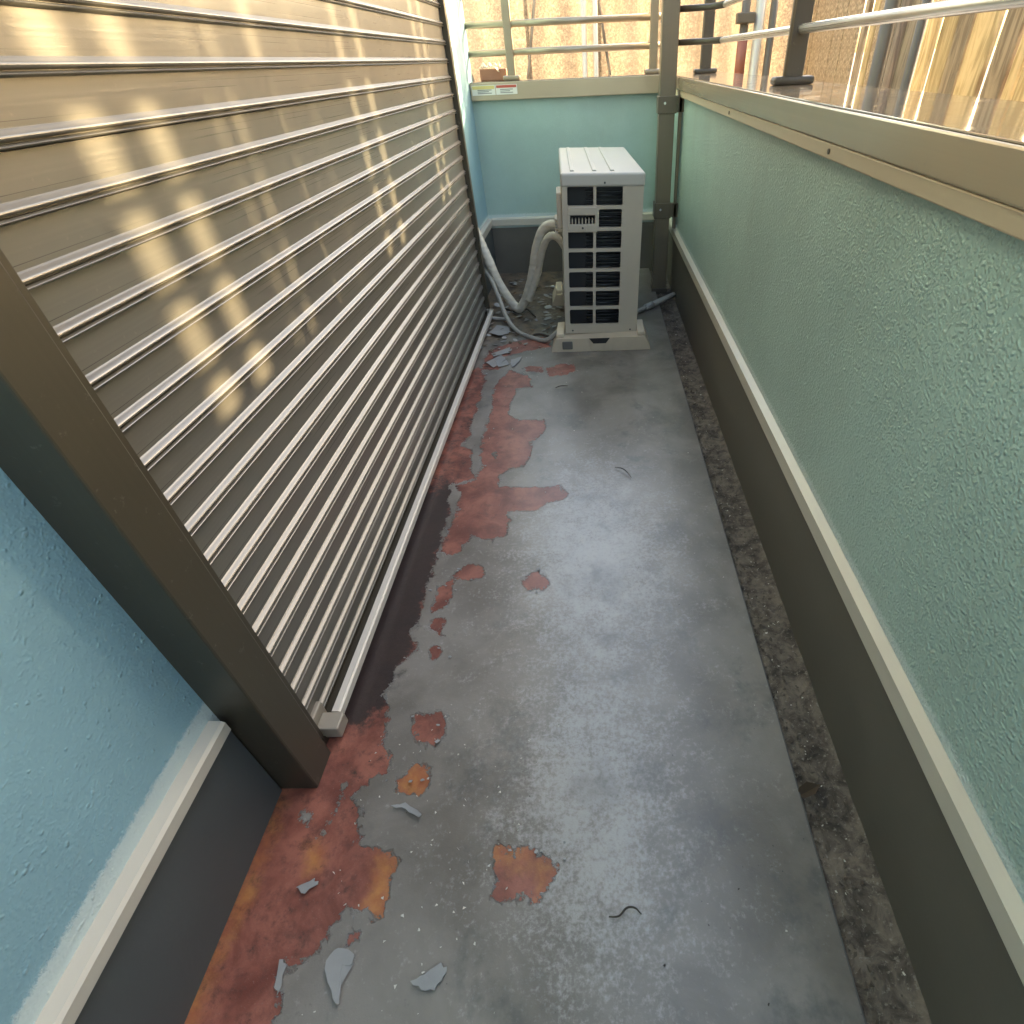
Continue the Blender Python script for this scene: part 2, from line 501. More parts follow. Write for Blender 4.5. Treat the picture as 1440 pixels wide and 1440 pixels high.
def chip_cols(a, b):
    def f(t):
        n0 = t.noise(42, 5, 0.7, None, 1.2)
        n1 = t.noise(95, 4, 0.7)
        c = t.mix(t.ramp(n0, 0.4, 0.6), a, b)
        c = t.mix(t.ramp(n1, 0.40, 0.62), c, tuple(x * 0.74 for x in a))
        c = t.mix(t.ramp(t.noise(2.2, 3, 0.6, t.map((1, 1, 0.4))), 0.45, 0.7, 0, 0.5), c, tuple(min(1, x * 1.15) for x in b))
        st = t.ramp(t.noise(1.0, 4, 0.6, t.map((14, 14, 1.0), (0, 0, 0), (0, 0.35, 0))), 0.56, 0.66)
        c = t.mix(t.math('MULTIPLY', st, 0.45), c, tuple(x * 0.6 for x in a))
        return c, t.bump(n1, 0.001, 0.3)
    return f


M['plank_honey'] = trans_mat('sunlit honey plank', wood_cols((0.46, 0.38, 0.23), (0.66, 0.56, 0.37)), 0, 0.38)
M['plank_brown'] = trans_mat('sunlit brown plank', wood_cols((0.30, 0.235, 0.16), (0.46, 0.37, 0.26)), 0, 0.3)
M['plank_grey'] = trans_mat('weathered grey plank', wood_cols((0.30, 0.25, 0.20), (0.44, 0.37, 0.29)), 0, 0.25)
M['chip'] = trans_mat('speckled chip sheet', chip_cols((0.36, 0.29, 0.20), (0.54, 0.44, 0.31)), 0.0, 0.35)
M['mesh_sheet'] = trans_mat('speckled scaffold sheet', chip_cols((0.33, 0.255, 0.18), (0.48, 0.385, 0.27)), 0.0, 0.3)
M['scaf'] = plain_mat('dark scaffold steel', (0.12, 0.10, 0.075), 0.5, 0.1, 0.1, 12)
M['scaf_pale'] = plain_mat('pale scaffold steel', (0.6, 0.55, 0.45), 0.45, 0.3, 0.1, 12)
M['scaf_red'] = plain_mat('red primer sleeve', (0.32, 0.12, 0.08), 0.6, 0.0, 0.1, 12)
M['brick'] = plain_mat('red brown block', (0.33, 0.17, 0.11), 0.7, 0.0, 0.15, 20)
M['cloth'] = plain_mat('white rag', (0.75, 0.7, 0.62), 0.8, 0.0, 0.05, 20)
M['ground'] = plain_mat('yard ground', (0.2, 0.17, 0.13), 0.9, 0.0, 0.3, 2, 0.01)
M['slab'] = plain_mat('balcony underside', (0.4, 0.4, 0.38), 0.8)
M['lab_white'] = plain_mat('label white', (0.8, 0.78, 0.7), 0.4, 0, 0.02, 10)
M['lab_yellow'] = plain_mat('label yellow', (0.75, 0.62, 0.22), 0.4, 0, 0.03, 10)
M['lab_red'] = plain_mat('label red', (0.6, 0.12, 0.08), 0.4, 0, 0.03, 10)
M['lab_ink'] = plain_mat('label ink', (0.22, 0.2, 0.18), 0.5, 0, 0.03, 10)

# floor paint: grey membrane over red primer, worn away in patches
t = NT('peeling grey floor paint')
bare0 = t.attr('bare')
rag = t.math('MULTIPLY', t.math('SUBTRACT', t.noise(105, 6, 0.72), 0.5), 0.034)
rag3 = t.math('MULTIPLY', t.math('SUBTRACT', t.noise(26, 3, 0.6), 0.5), 0.045)
rag2 = t.math('MULTIPLY', t.math('SUBTRACT', t.noise(300, 3, 0.6), 0.5), 0.006)
bare = t.math('ADD', t.math('ADD', t.math('ADD', bare0, rag), rag2), rag3)
mask = t.ramp(bare, -0.0008, 0.0008)
film = t.ramp(bare, -0.004, 0.0005, 1.0, 0.0)
grime_shade = t.attr('grime_shade')
org = t.attr('orange')
n_big = t.noise(5.0, 5, 0.6, None, 0.4)
n_mid = t.noise(24, 6, 0.68)
n_fine = t.noise(130, 5, 0.75)
n_grit = t.noise(420, 3, 0.7)
grey = t.mix(t.ramp(n_big, 0.33, 0.66), (0.140, 0.122, 0.100), (0.236, 0.211, 0.180))
# chalky abrasion: pale flecks that gather where feet have scuffed
scuff = t.attr('scuff')
fl = t.math('ADD', t.math('MULTIPLY', n_fine, 0.6), t.math('MULTIPLY', n_mid, 0.4))
fl = t.ramp(t.math('ADD', fl, t.math('MULTIPLY', scuff, 0.2)), 0.54, 0.74)
grey = t.mix(t.math('MULTIPLY', fl, 0.62), grey, (0.465, 0.445, 0.415))
damp = t.math('MULTIPLY', t.ramp(t.noise(7, 5, 0.7, t.map((1, 0.8, 1), (3.1, 1.7, 0))), 0.52, 0.68), t.ramp(n_mid, 0.3, 0.6))
grey = t.mix(t.math('MULTIPLY', damp, 0.7), grey, (0.075, 0.077, 0.07))
smg = t.ramp(t.math('ADD', t.attr('smudge'), t.math('MULTIPLY', t.math('SUBTRACT', t.noise(13, 6, 0.72), 0.5), 2.6)), 0.3, 1.25, 0, 0.62)
grey = t.mix(smg, grey, (0.078, 0.076, 0.068))
spk = t.ramp(t.voro(85).outputs['Distance'], 0.1, 0.04)
grey = t.mix(t.math('MULTIPLY', t.math('MULTIPLY', spk, t.ramp(t.noise(20, 2), 0.55, 0.62)), 0.8), grey, (0.03, 0.03, 0.028))
n_red = t.noise(14, 5, 0.62, None, 0.5)
red = t.mix(t.ramp(n_red, 0.3, 0.7), (0.15, 0.044, 0.03), (0.34, 0.125, 0.085))
red = t.mix(t.ramp(t.noise(45, 4, 0.7), 0.48, 0.75, 0, 0.7), red, (0.11, 0.045, 0.035))
oc = t.mix(t.ramp(t.noise(30, 4, 0.65), 0.35, 0.65), (0.38, 0.125, 0.045), (0.50, 0.225, 0.06))
red = t.mix(t.math('MULTIPLY', t.ramp(t.math('ADD', org, t.math('ADD', t.math('MULTIPLY', rag, 0.9), t.math('MULTIPLY', rag3, 1.2))), -0.018, 0.022), 0.85), red, oc)
red = t.mix(t.math('MULTIPLY', t.ramp(n_grit, 0.6, 0.75), 0.35), red, (0.36, 0.28, 0.24))
colr = t.mix(mask, grey, red)
gsel = t.math('MULTIPLY', grime_shade, t.math('ADD', 0.35, t.math('MULTIPLY', mask, 0.65)))
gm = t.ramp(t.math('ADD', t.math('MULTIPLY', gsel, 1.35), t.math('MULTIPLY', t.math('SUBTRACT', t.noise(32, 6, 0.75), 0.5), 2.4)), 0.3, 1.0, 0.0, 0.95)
dirt_shade = t.mix(n_fine, (0.010, 0.0085, 0.0085), (0.04, 0.033, 0.03))  # near-black tone for dirt and for the shade painted beside the sill
colr = t.mix(gm, colr, dirt_shade)
dustb = t.attr('dust')
dbr = t.mix(t.ramp(t.noise(17, 6, 0.7), 0.35, 0.65), (0.05, 0.038, 0.03), (0.19, 0.135, 0.08))
dbr = t.mix(t.math('MULTIPLY', t.ramp(t.noise(80, 4, 0.7), 0.55, 0.7), 0.6), dbr, (0.26, 0.23, 0.2))
colr = t.mix(t.ramp(t.math('ADD', dustb, t.math('MULTIPLY', t.math('SUBTRACT', n_mid, 0.5), 0.9)), 0.3, 0.75, 0, 0.9), colr, dbr)
rim = t.math('MULTIPLY', t.math('MULTIPLY', t.ramp(bare, -0.0045, -0.0008), t.math('SUBTRACT', 1.0, mask)), t.ramp(n_mid, 0.48, 0.62))
colr = t.mix(t.math('MULTIPLY', rim, 0.5), colr, (0.5, 0.5, 0.49))
edge = t.math('MULTIPLY', t.ramp(t.math('ABSOLUTE', bare), 0.0, 0.0018, 1.0, 0.0), t.ramp(n_mid, 0.42, 0.6))
colr = t.mix(t.math('MULTIPLY', edge, 0.45), colr, (0.03, 0.027, 0.025))
hgt = t.math('ADD', t.math('MULTIPLY', film, 1.0), t.math('MULTIPLY', n_grit, 0.18))
hgt = t.math('ADD', hgt, t.math('MULTIPLY', n_mid, 0.5))
rgh = t.math('ADD', 0.24, t.math('MULTIPLY', n_fine, 0.2))
rgh = t.math('ADD', rgh, t.math('MULTIPLY', fl, 0.08))
M['floor'] = t.out(colr, rgh, 0.0, t.bump(hgt, 0.0022, 0.75), 0.5, t.math('MULTIPLY', t.math('SUBTRACT', 1.0, t.math('MAXIMUM', gm, t.math('MULTIPLY', mask, 0.6))), t.math('ADD', 0.28, t.math('MULTIPLY', scuff, 0.65))))
t.b.inputs['Coat Roughness'].default_value = 0.24

t = NT('dirty gutter mortar')
g1 = t.noise(30, 6, 0.7, None, 0.5)
g2 = t.noise(150, 4, 0.7)
c = t.mix(t.ramp(g1, 0.3, 0.7), (0.04, 0.032, 0.025), (0.21, 0.17, 0.13))
c = t.mix(t.math('MULTIPLY', t.ramp(g2, 0.56, 0.68), 0.7), c, (0.3, 0.27, 0.22))
M['gutter'] = t.out(c, 0.85, 0.0, t.bump(t.math('ADD', g1, t.math('MULTIPLY', g2, 0.4)), 0.006, 0.8))
M['flake'] = plain_mat('curled grey paint flake', (0.29, 0.285, 0.27), 0.45, 0.0, 0.1, 60, 0.0004, 0.15)
M['edge'] = plain_mat('worn membrane edge', (0.1, 0.095, 0.088), 0.6, 0, 0.4, 60, 0.001, 0.5, (0.04, 0.032, 0.026))
M['twig'] = plain_mat('dry dark stem', (0.05, 0.04, 0.03), 0.8)
M['crumb'] = plain_mat('pale paint crumbs', (0.6, 0.56, 0.48), 0.7, 0, 0.2, 80)
M['crumb_dark'] = plain_mat('brown gutter grit', (0.1, 0.08, 0.06), 0.9, 0, 0.5, 60)
M['leaf'] = plain_mat('dry brown leaf', (0.13, 0.09, 0.055), 0.7, 0, 0.2, 40)

# ================================================================== setting
XW = -0.845       # house wall face
XL = -0.777       # shutter curtain
XG = 0.460        # edge of the floor membrane
XK = 0.586        # right parapet skirting face
YF = 4.90         # far parapet face
Y0 = -1.7         # near end of the balcony
ZT0, ZT1 = 0.371, 0.4286
ZC0, ZC1, ZC2 = 1.182, 1.216, 1.281


def sdf(P, poly):
    """signed distance, positive inside"""
    poly = np.array(poly, float)
    d = np.full(len(P), 1e9)
    ins = np.zeros(len(P), bool)
    n = len(poly)
    for i in range(n):
        a, b = poly[i], poly[(i + 1) % n]
        ab = b - a
        tt = np.clip(((P - a) @ ab) / (ab @ ab + 1e-12), 0, 1)
        d = np.minimum(d, np.hypot(*(P - a - tt[:, None] * ab).T))
        cond = (a[1] > P[:, 1]) != (b[1] > P[:, 1])
        xi = a[0] + (P[:, 1] - a[1]) / (b[1] - a[1] + 1e-12) * ab[0]
        ins ^= cond & (P[:, 0] < xi)
    return np.where(ins, d, -d)


def union(P, polys):
    m = np.full(len(P), -9.0)
    for q in polys:
        m = np.maximum(m, sdf(P, q))
    return m


step = 0.009
xs = np.arange(-0.90, XG + step * 0.5, step)
xs[-1] = XG
ys = np.concatenate([np.arange(Y0, -0.05, 0.1), np.arange(0.0, 3.7, step), np.arange(3.7, YF + 0.03, 0.02)])
gx, gy = np.meshgrid(xs, ys)
P = np.stack([gx.ravel(), gy.ravel()], 1)
bare = np.minimum(union(P, BARE), -union(P, KEEP))
orange = union(P, ORANGE)
grime_shade = np.zeros(len(P))
# dirt plus painted shade under the shutter sill; loose dirt behind the outdoor unit
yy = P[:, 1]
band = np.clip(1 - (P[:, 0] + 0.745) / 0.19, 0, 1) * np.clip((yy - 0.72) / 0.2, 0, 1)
grime_shade = np.maximum(grime_shade, np.clip(band * 2.4, 0, 1) * np.clip(1 - (yy - 1.7) / 0.45, 0.38, 1))
back = np.clip((yy - 3.35 - 0.25 * (P[:, 0] + 0.3)) / 0.35, 0, 1) * np.clip((0.30 - P[:, 0]) / 0.25, 0, 1)
dust = back
grime_shade = np.maximum(grime_shade, np.clip(1 - (P[:, 0] - XW) / 0.07, 0, 1) * 0.6 * (yy < 0.75))
grime_shade = np.maximum(grime_shade, np.clip((P[:, 0] - 0.435) / 0.03, 0, 1) * 0.25)
grime_shade = np.maximum(grime_shade, 0.24 * np.clip((-0.50 - P[:, 0]) / 0.1, 0, 1) * (yy < 0.75))
scuff = np.exp(-(((P[:, 0] + 0.02) / 0.30) ** 2 + ((yy - 1.45) / 0.62) ** 2)) + 0.75 * np.exp(-(((P[:, 0] + 0.06) / 0.22) ** 2 + ((yy - 0.62) / 0.25) ** 2)) + 0.5 * np.exp(-(((P[:, 0] + 0.02) / 0.2) ** 2 + ((yy - 0.35) / 0.2) ** 2))
smudge = np.zeros(len(P))
for sx, sy, rx, ry, am in ((0.02, 1.06, 0.09, 0.05, 0.9), (-0.02, 1.78, 0.10, 0.05, 0.8), (0.11, 1.73, 0.12, 0.05, 0.8), (-0.02, 0.62, 0.10, 0.06, 1.0),
                            (0.09, 0.63, 0.09, 0.06, 0.8), (-0.12, 2.30, 0.12, 0.05, 0.6), (0.06, 0.93, 0.1, 0.05, 0.6), (0.22, 0.50, 0.12, 0.10, 0.6), (-0.28, 0.62, 0.14, 0.08, 0.6)):
    smudge = np.maximum(smudge, am * np.exp(-((P[:, 0] - sx) / rx) ** 2 - ((yy - sy) / ry) ** 2))
V = np.stack([P[:, 0] * S, P[:, 1] * S, np.zeros(len(P))], 1)
# the membrane is not perfectly flat
V[:, 2] += 0.0012 * np.sin(P[:, 0] * 5.1 + 1.0) * np.sin(P[:, 1] * 3.3)
nx, ny = len(xs), len(ys)
idx = np.arange(nx * ny).reshape(ny, nx)
Fq = np.stack([idx[:-1, :-1], idx[:-1, 1:], idx[1:, 1:], idx[1:, :-1]], -1).reshape(-1, 4)
me = bpy.data.meshes.new('balcony_floor')
me.from_pydata(V.tolist(), [], Fq.tolist())
for nm, arr in (('bare', bare * S), ('orange', orange * S), ('grime_shade', grime_shade), ('scuff', scuff), ('dust', dust), ('smudge', smudge)):
    at = me.attributes.new(nm, 'FLOAT', 'POINT')
    at.data.foreach_set('value', arr.astype(np.float32))
me.shade_smooth()
me.materials.append(M['floor'])
struct(link('balcony_floor', me))
struct(MB().box(XG - 0.001, XG + 0.004, Y0, YF, -0.03, -0.002, 0.001).build('floor_edge', M['edge']))

# gutter channel with an uneven mortar bed
gb = MB()
NX, NY = 14, 520
gv = []
for j in range(NY + 1):
    for i in range(NX + 1):
        x = XG + 0.001 + (XK + 0.01 - XG) * i / NX
        y = Y0 + (YF - Y0) * j / NY
        z = -0.020 + 0.007 * mnoise.noise(Vector((x * 22, y * 9, 0))) + 0.005 * mnoise.noise(Vector((x * 60, y * 40, 3))) - 0.006 * (i < 2) + 0.018 * max(0, (i / NX - 0.72) / 0.28) ** 1.5
        gv.append(gb.bm.verts.new((x, y, z)))
for j in range(NY):
    for i in range(NX):
        a = j * (NX + 1) + i
        gb.bm.faces.new((gv[a], gv[a + 1], gv[a + NX + 2], gv[a + NX + 1])).smooth = True
struct(gb.build('gutter_channel', M['gutter']))
struct(MB().box(-1.4, 0.9, Y0 - 0.3, 5.3, -0.45, -0.06).build('balcony_slab', M['slab']))
struct(MB().box(-900, 900, -900, 900, -5.2, -5.0).build('ground', M['ground']))

# ------------------------------------------------------------------ house wall
hw = empty('house_wall', (XW, 0.6, 0))
tag(hw, 'pale turquoise house wall around the shutter, with beige trim over a dark skirting', 'wall')


def at(parent, o):
    """parent without moving: the parts are laid out in world units"""
    o.parent = parent
    o.location = o.location - parent.location
    return o


def part(mb, name, mat, parent, smooth=False):
    return at(parent, mb.build(name, mat, None, smooth))


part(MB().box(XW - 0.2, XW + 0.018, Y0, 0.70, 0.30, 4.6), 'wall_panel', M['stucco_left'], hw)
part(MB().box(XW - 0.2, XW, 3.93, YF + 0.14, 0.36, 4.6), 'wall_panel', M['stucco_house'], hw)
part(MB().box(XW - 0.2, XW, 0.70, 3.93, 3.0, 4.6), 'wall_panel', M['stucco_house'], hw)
part(MB().box(XW - 0.19, XW + 0.028, Y0, 0.618, -0.03, 0.318), 'skirting', M['skirt_left'], hw)
part(MB().box(XW - 0.19, XW + 0.02, 3.935, YF - 0.001, -0.03, 0.372), 'skirting', M['skirt_left'], hw)
TP = lambda x0, x1, z0, z1: [(x0, z0), (x1, z0), (x1, z1 - 0.012), (x1 - 0.006, z1 - 0.006), (x0, z1)]
part(MB().prism(TP(XW - 0.01, XW + 0.05, 0.318, 0.357), 'y', Y0, 0.604), 'trim', M['trim'], hw)
part(MB().prism(TP(XW - 0.01, XW + 0.032, ZT0 + 0.002, ZT1), 'y', 3.935, YF - 0.002), 'trim', M['trim'], hw)
part(MB().box(-1.3, XW - 0.21, Y0, YF + 0.6, -0.4, 4.6), 'wall_core', M['slab'], hw)

# unseen overhang, added to block zenith light above the near floor
ev = MB()
ev.box(-1.3, -0.05, Y0 - 1.2, 2.35, 3.42, 3.6, 0.01)
part(ev, 'zenith_blocker', M['slab'], hw)

# ------------------------------------------------------------------ right parapet
rp = empty('parapet_wall', (XK, 1.6, 0))
tag(rp, 'long right hand turquoise parapet with bumpy paint and a champagne coping', 'wall')
part(MB().box(XK + 0.006, 0.88, Y0, 5.27, ZT0 - 0.02, ZC0 + 0.004), 'wall_panel', M['stucco_near'], rp)
part(MB().box(XK, 0.878, Y0, YF + 0.3, -0.4, ZT0 - 0.02), 'skirting', M['skirt'], rp)
TR = [(XK + 0.02, ZT0), (XK - 0.016, ZT0), (XK - 0.018, ZT0 + 0.004), (XK - 0.016, ZT1 - 0.012), (XK + 0.004, ZT1), (XK + 0.02, ZT1)]
part(MB().prism(TR, 'y', Y0, YF - 0.002), 'trim', M['trim'], rp)
part(MB().box(XK - 0.022, XK + 0.02, Y0, 4.86, ZC0, ZC1 - 0.002, 0.003), 'coping_strip', M['coping_strip'], rp)
part(MB().box(XK - 0.03, 0.925, Y0, 4.86, ZC1, ZC2, 0.004), 'coping_fascia', M['coping'], rp)
part(MB().box(XK - 0.024, 0.92, Y0, 5.29, ZC2 + 0.0008, ZC2 + 0.004, 0.001), 'coping_top', M['coping_top'], rp)
for y in (0.35, 1.55, 2.75):
    part(MB().tube([(XK - 0.0215, y, ZC0 + 0.016), (XK - 0.0245, y, ZC0 + 0.016)], 0.006, 10), 'screw', M['post_bracket'], rp)

# ------------------------------------------------------------------ far parapet
fp = empty('parapet_wall', (-0.1, YF, 0))
tag(fp, 'short turquoise parapet across the far end behind the air conditioner', 'wall')
part(MB().box(XW, XK + 0.005, YF + 0.006, YF + 0.3, ZT0 - 0.02, ZC0 + 0.004), 'wall_panel', M['stucco_far'], fp)
part(MB().box(XW, XK - 0.001, YF, YF + 0.28, -0.4, ZT0 - 0.02), 'skirting', M['skirt'], fp)
part(MB().prism([(YF + 0.02, ZT0 - 0.001), (YF - 0.016, ZT0 - 0.001), (YF - 0.016, ZT1 - 0.013), (YF + 0.004, ZT1 - 0.002), (YF + 0.02, ZT1 - 0.002)], 'x', XW + 0.032, XK - 0.018), 'trim', M['trim'], fp)
part(MB().box(XW + 0.004, XK - 0.034, YF - 0.03, YF + 0.33, ZC0, ZC2 + 0.003, 0.004), 'coping_fascia', M['coping_far'], fp)
part(MB().box(XW + 0.006, XK - 0.028, YF - 0.024, YF + 0.325, ZC2 + 0.0038, ZC2 + 0.007, 0.001), 'coping_top', M['coping_top'], fp)
# two printed warning labels on the coping face
lb = part(MB().box(-0.83, -0.665, YF - 0.0325, YF - 0.0305, 1.214, 1.27), 'warning_label', M['lab_white'], fp)
lb['label'] = 'pale label with a yellow top band'
ly = YF - 0.0335
at(lb, MB().box(-0.826, -0.669, ly, ly + 0.0005, 1.248, 1.267).build('print_band', M['lab_yellow']))
lb2 = part(MB().box(-0.66, -0.51, YF - 0.0325, YF - 0.0305, 1.214, 1.27), 'warning_label', M['lab_white'], fp)
lb2['label'] = 'white label with a red top band'
at(lb2, MB().box(-0.656, -0.514, ly, ly + 0.0005, 1.252, 1.267).build('print_band', M['lab_red']))
for L, x0, x1 in ((lb, -0.79, -0.69), (lb2, -0.63, -0.54)):
    k = MB()
    for i, z in enumerate((1.241, 1.232, 1.223)):
        k.box(x0, x1 - 0.02 * (i % 2), ly, ly + 0.0005, z, z + 0.004)
    at(L, k.build('print_lines', M['lab_ink']))
for L in (lb, lb2):
    for c_ in L.children:
        c_.location = Vector((0, 0, 0))

# near end parapet, behind the photographer
npw = empty('parapet_wall', (0, Y0, 0))
tag(npw, 'turquoise parapet at the near end, behind the viewpoint', 'wall')
part(MB().box(XW, XK, Y0 - 0.3, Y0, -0.4, ZC0), 'wall_panel', M['stucco_far'], npw)
part(MB().box(XW, XK, Y0 - 0.32, Y0 + 0.02, ZC0 + 0.001, ZC2), 'coping', M['coping_far'], npw)

# ------------------------------------------------------------------ rolling shutter
sh = empty('rolling_shutter', (XL, 2.3, 0))
tag(sh, 'tall closed taupe rolling shutter with ribbed slats in a dark bronze frame', 'shutter')
YS0, YS1 = 0.70, 3.90
PITCH = 0.075
prof = [(-0.012, 0.0755), (0.0, 0.0755), (0.0, 0.0238)]             # flat face, from the top down


def ridge(z1, z0, hgt, skew, n):
    out = []
    for i in range(n + 1):
        q = i / n
        s_ = q ** skew
        out.append((0.0008 + hgt * math.sin(math.pi * s_) ** 0.85, z1 + (z0 - z1) * q))
    return out


prof += ridge(0.0232, 0.0090, 0.0102, 1.45, 11)                    # broad rounded rib
prof += ridge(0.0082, 0.0012, 0.0100, 1.1, 8)                      # narrow rib under it
prof += [(0.0, 0.0006), (-0.012, 0.0006)]
slat_bm = MB().prism(prof[::-1], 'y', YS0, YS1)
slat0 = None
z00 = 1.4106 - 0.0145
for k in range(-22, 19):
    z = z00 - PITCH * k
    if slat0 is None:
        slat0 = slat_bm.build('slat', M['slat'], sh)
        o = slat0
    else:
        o = slat0.copy()
        COL.objects.link(o)
    o.location = (Vector((XL + random.uniform(-0.0008, 0.0008), 0, z + random.uniform(-0.0007, 0.0007))) - Vector((XL, 2.3, 0))) * S
part(MB().box(XL - 0.01, XL + 0.006, YS0, YS1, 0.036, 0.0468, 0.002), 'bottom_bar', M['frame'], sh)
part(MB().box(XW - 0.05, -0.7285, 0.622, 0.716, -0.004, 3.2, 0.004), 'guide_post', M['frame'], sh)
part(MB().box(XL + 0.02, -0.738, 0.7163, 0.735, 0.05, 3.0, 0.002), 'guide_lip', M['frame'], sh)
part(MB().box(XW - 0.05, XL + 0.03, 3.885, 3.93, -0.004, 3.2, 0.004), 'guide_post', M['frame'], sh)
part(MB().box(XW - 0.05, XL + 0.05, 0.716, 3.885, 3.0, 3.4, 0.01), 'shutter_box', M['frame'], sh)
part(MB().box(XL - 0.03, -0.748, 0.722, 3.885, -0.01, 0.022), 'sill_base', M['frame'], sh)
part(MB().prism([(-0.740, 0.0225), (-0.722, 0.0225), (-0.716, 0.028), (-0.717, 0.05), (-0.722, 0.054), (-0.740, 0.0545)], 'y', 0.80, 3.86), 'sill_rail', M['sill'], sh)
br = MB()
br.box(-0.79, -0.765, 0.728, 0.815, 0.012, 0.082, 0.004)
br.box(-0.764, -0.705, 0.748, 0.798, 0.012, 0.0555, 0.004)
part(br, 'end_bracket', M['bracket'], sh)
bs = MB()
bs.box(-0.764, -0.716, 3.862, 3.884, 0.012, 0.0565, 0.003)
part(bs, 'end_bracket', M['bracket'], sh)

# ------------------------------------------------------------------ corner post
cp = empty('corner_post', (0.49, 4.35, -0.0))
tag(cp, 'upright bronze square post in the far right corner beside the air conditioner', 'post')
cp.rotation_euler = (0, math.radians(0.0), 0)
part(MB().box(0.437, 0.537, 4.30, 4.40, -0.012, 3.2, 0.005), 'post_tube', M['post'], cp)
for z0, z1 in ((1.10, 1.19), (0.50, 0.595)):
    b_ = part(MB().box(0.428, 0.546, 4.288, 4.405, z0, z1, 0.003).box(0.546, 0.592, 4.30, 4.34, z0 + 0.004, z1 - 0.004, 0.002), 'bracket', M['post_bracket'], cp)
    s_ = MB().tube([(0.470, 4.2875, (z0 + z1) / 2 + 0.01), (0.470, 4.281, (z0 + z1) / 2 + 0.01)], 0.0075, 12).build('screw', M['steel'])
    s_.parent = b_
part(MB().box(0.430, 0.544, 4.292, 4.408, -0.016, 0.02, 0.003), 'foot_cap', M['rail_post'], cp)
part(MB().box(0.562, 0.583, 4.30, 4.33, 0.43, 1.19, 0.002), 'edge_strip', M['post'], cp)

# ------------------------------------------------------------------ railings on the copings
RX = 0.76
rr = empty('railing', (RX, 1.5, ZC2 + 0.004))
tag(rr, 'tubular railing on the long right coping with dark flat posts', 'railing')
for i, z in enumerate((1.4433, 1.5935, 1.744)):
    part(MB().tube([(RX, Y0, z), (RX, 4.12, z)], 0.014, 14), 'rail_bar', M['rail'], rr)
    part(MB().tube([(RX, 4.12, z), (RX - 0.05, 4.30, z), (0.537, 4.345, z)], 0.0155, 12), 'rail_connector', M['rail_post'], rr)
part(MB().box(RX - 0.03, RX + 0.03, Y0, 4.40, 1.88, 1.92, 0.012), 'hand_rail', M['rail'], rr)


def rail_post(y, parent):
    b_ = MB()
    b_.prism([(RX - 0.030, y - 0.02), (RX + 0.030, y - 0.02), (RX + 0.036, y - 0.008), (RX + 0.036, y + 0.008), (RX + 0.030, y + 0.02), (RX - 0.030, y + 0.02), (RX - 0.036, y + 0.008), (RX - 0.036, y - 0.008)], 'z', ZC2 + 0.02, 1.885)
    o = part(b_, 'rail_post', M['rail_post'], parent)
    o2 = MB().box(RX - 0.075, RX + 0.075, y - 0.035, y + 0.035, ZC2 + 0.0045, ZC2 + 0.03, 0.01).build('base_plate', M['rail_post'])
    o2.parent = o
    return o


for y in (0.15, 2.62, 4.62):
    rail_post(y, rr)
RY = 5.03
fr = empty('railing', (-0.1, RY, ZC2 + 0.007))
tag(fr, 'short tubular railing on the far coping behind the air conditioner', 'railing')
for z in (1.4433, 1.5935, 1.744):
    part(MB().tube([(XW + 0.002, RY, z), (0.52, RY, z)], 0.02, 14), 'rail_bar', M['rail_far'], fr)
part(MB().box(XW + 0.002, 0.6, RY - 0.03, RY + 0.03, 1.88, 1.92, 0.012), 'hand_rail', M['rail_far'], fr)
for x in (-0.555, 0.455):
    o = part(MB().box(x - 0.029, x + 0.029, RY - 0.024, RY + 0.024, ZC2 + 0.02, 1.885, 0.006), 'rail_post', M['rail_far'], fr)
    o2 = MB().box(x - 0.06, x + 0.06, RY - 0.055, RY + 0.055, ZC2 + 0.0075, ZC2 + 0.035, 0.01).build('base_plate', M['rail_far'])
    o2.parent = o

# block and rag left on the far coping
tag(MB().box(-0.795, -0.60, 5.10, 5.20, ZC2 + 0.0072, ZC2 + 0.075, 0.006).build('clay_block', M['brick']), 'red brown block lying on the far coping beside the left rail post', 'block')
rg = MB()
N = 14
vv = []
for j in range(N + 1):
    for i in range(N + 1):
        u, v = i / N, j / N
        x = -0.80 + 0.15 * u
        y = 5.085 + 0.12 * v
        z = ZC2 + 0.079 + 0.028 * abs(mnoise.noise(Vector((u * 3.3, v * 3.3, 5)))) * 2 - 0.03 * max(0, u - 0.75) * 4 * (v < 0.3)
        vv.append(rg.bm.verts.new((x, y, z)))
for j in range(N):
    for i in range(N):
        a = j * (N + 1) + i
        rg.bm.faces.new((vv[a], vv[a + 1], vv[a + N + 2], vv[a + N + 1])).smooth = True
bmesh.ops.solidify(rg.bm, geom=rg.bm.faces[:], thickness=0.004)
tag(rg.build('rag', M['cloth']), 'crumpled white rag lying on top of the red brown block', 'rag')

# ------------------------------------------------------------------ outdoor air conditioner
AW, AH, AD = 0.434, 0.85, 1.06
ac = empty('air_conditioner', (0.030, 3.315, 0.082), (0, math.radians(1.9), math.radians(3.0)))
tag(ac, 'ivory outdoor air conditioner unit standing at the far end on plastic feet', 'air conditioner')
hx = AW / 2


def P_(mb, name, mat, parent=None, smooth=False):
    return mb.build(name, mat, parent or ac, smooth)


P_(MB().box(-hx, -hx + 0.012, 0.004, AD, 0.0, AH - 0.03, 0.004), 'side_panel', M['ac'])
P_(MB().box(hx - 0.012, hx, 0.004, AD, 0.0, AH - 0.03, 0.004), 'side_panel', M['ac'])
P_(MB().box(-hx, hx, AD - 0.012, AD, 0.0, AH - 0.03, 0.004), 'back_panel', M['ac'])
P_(MB().box(-hx + 0.012, hx - 0.012, 0.02, AD - 0.012, 0.0, 0.02), 'base_pan', M['ac'])


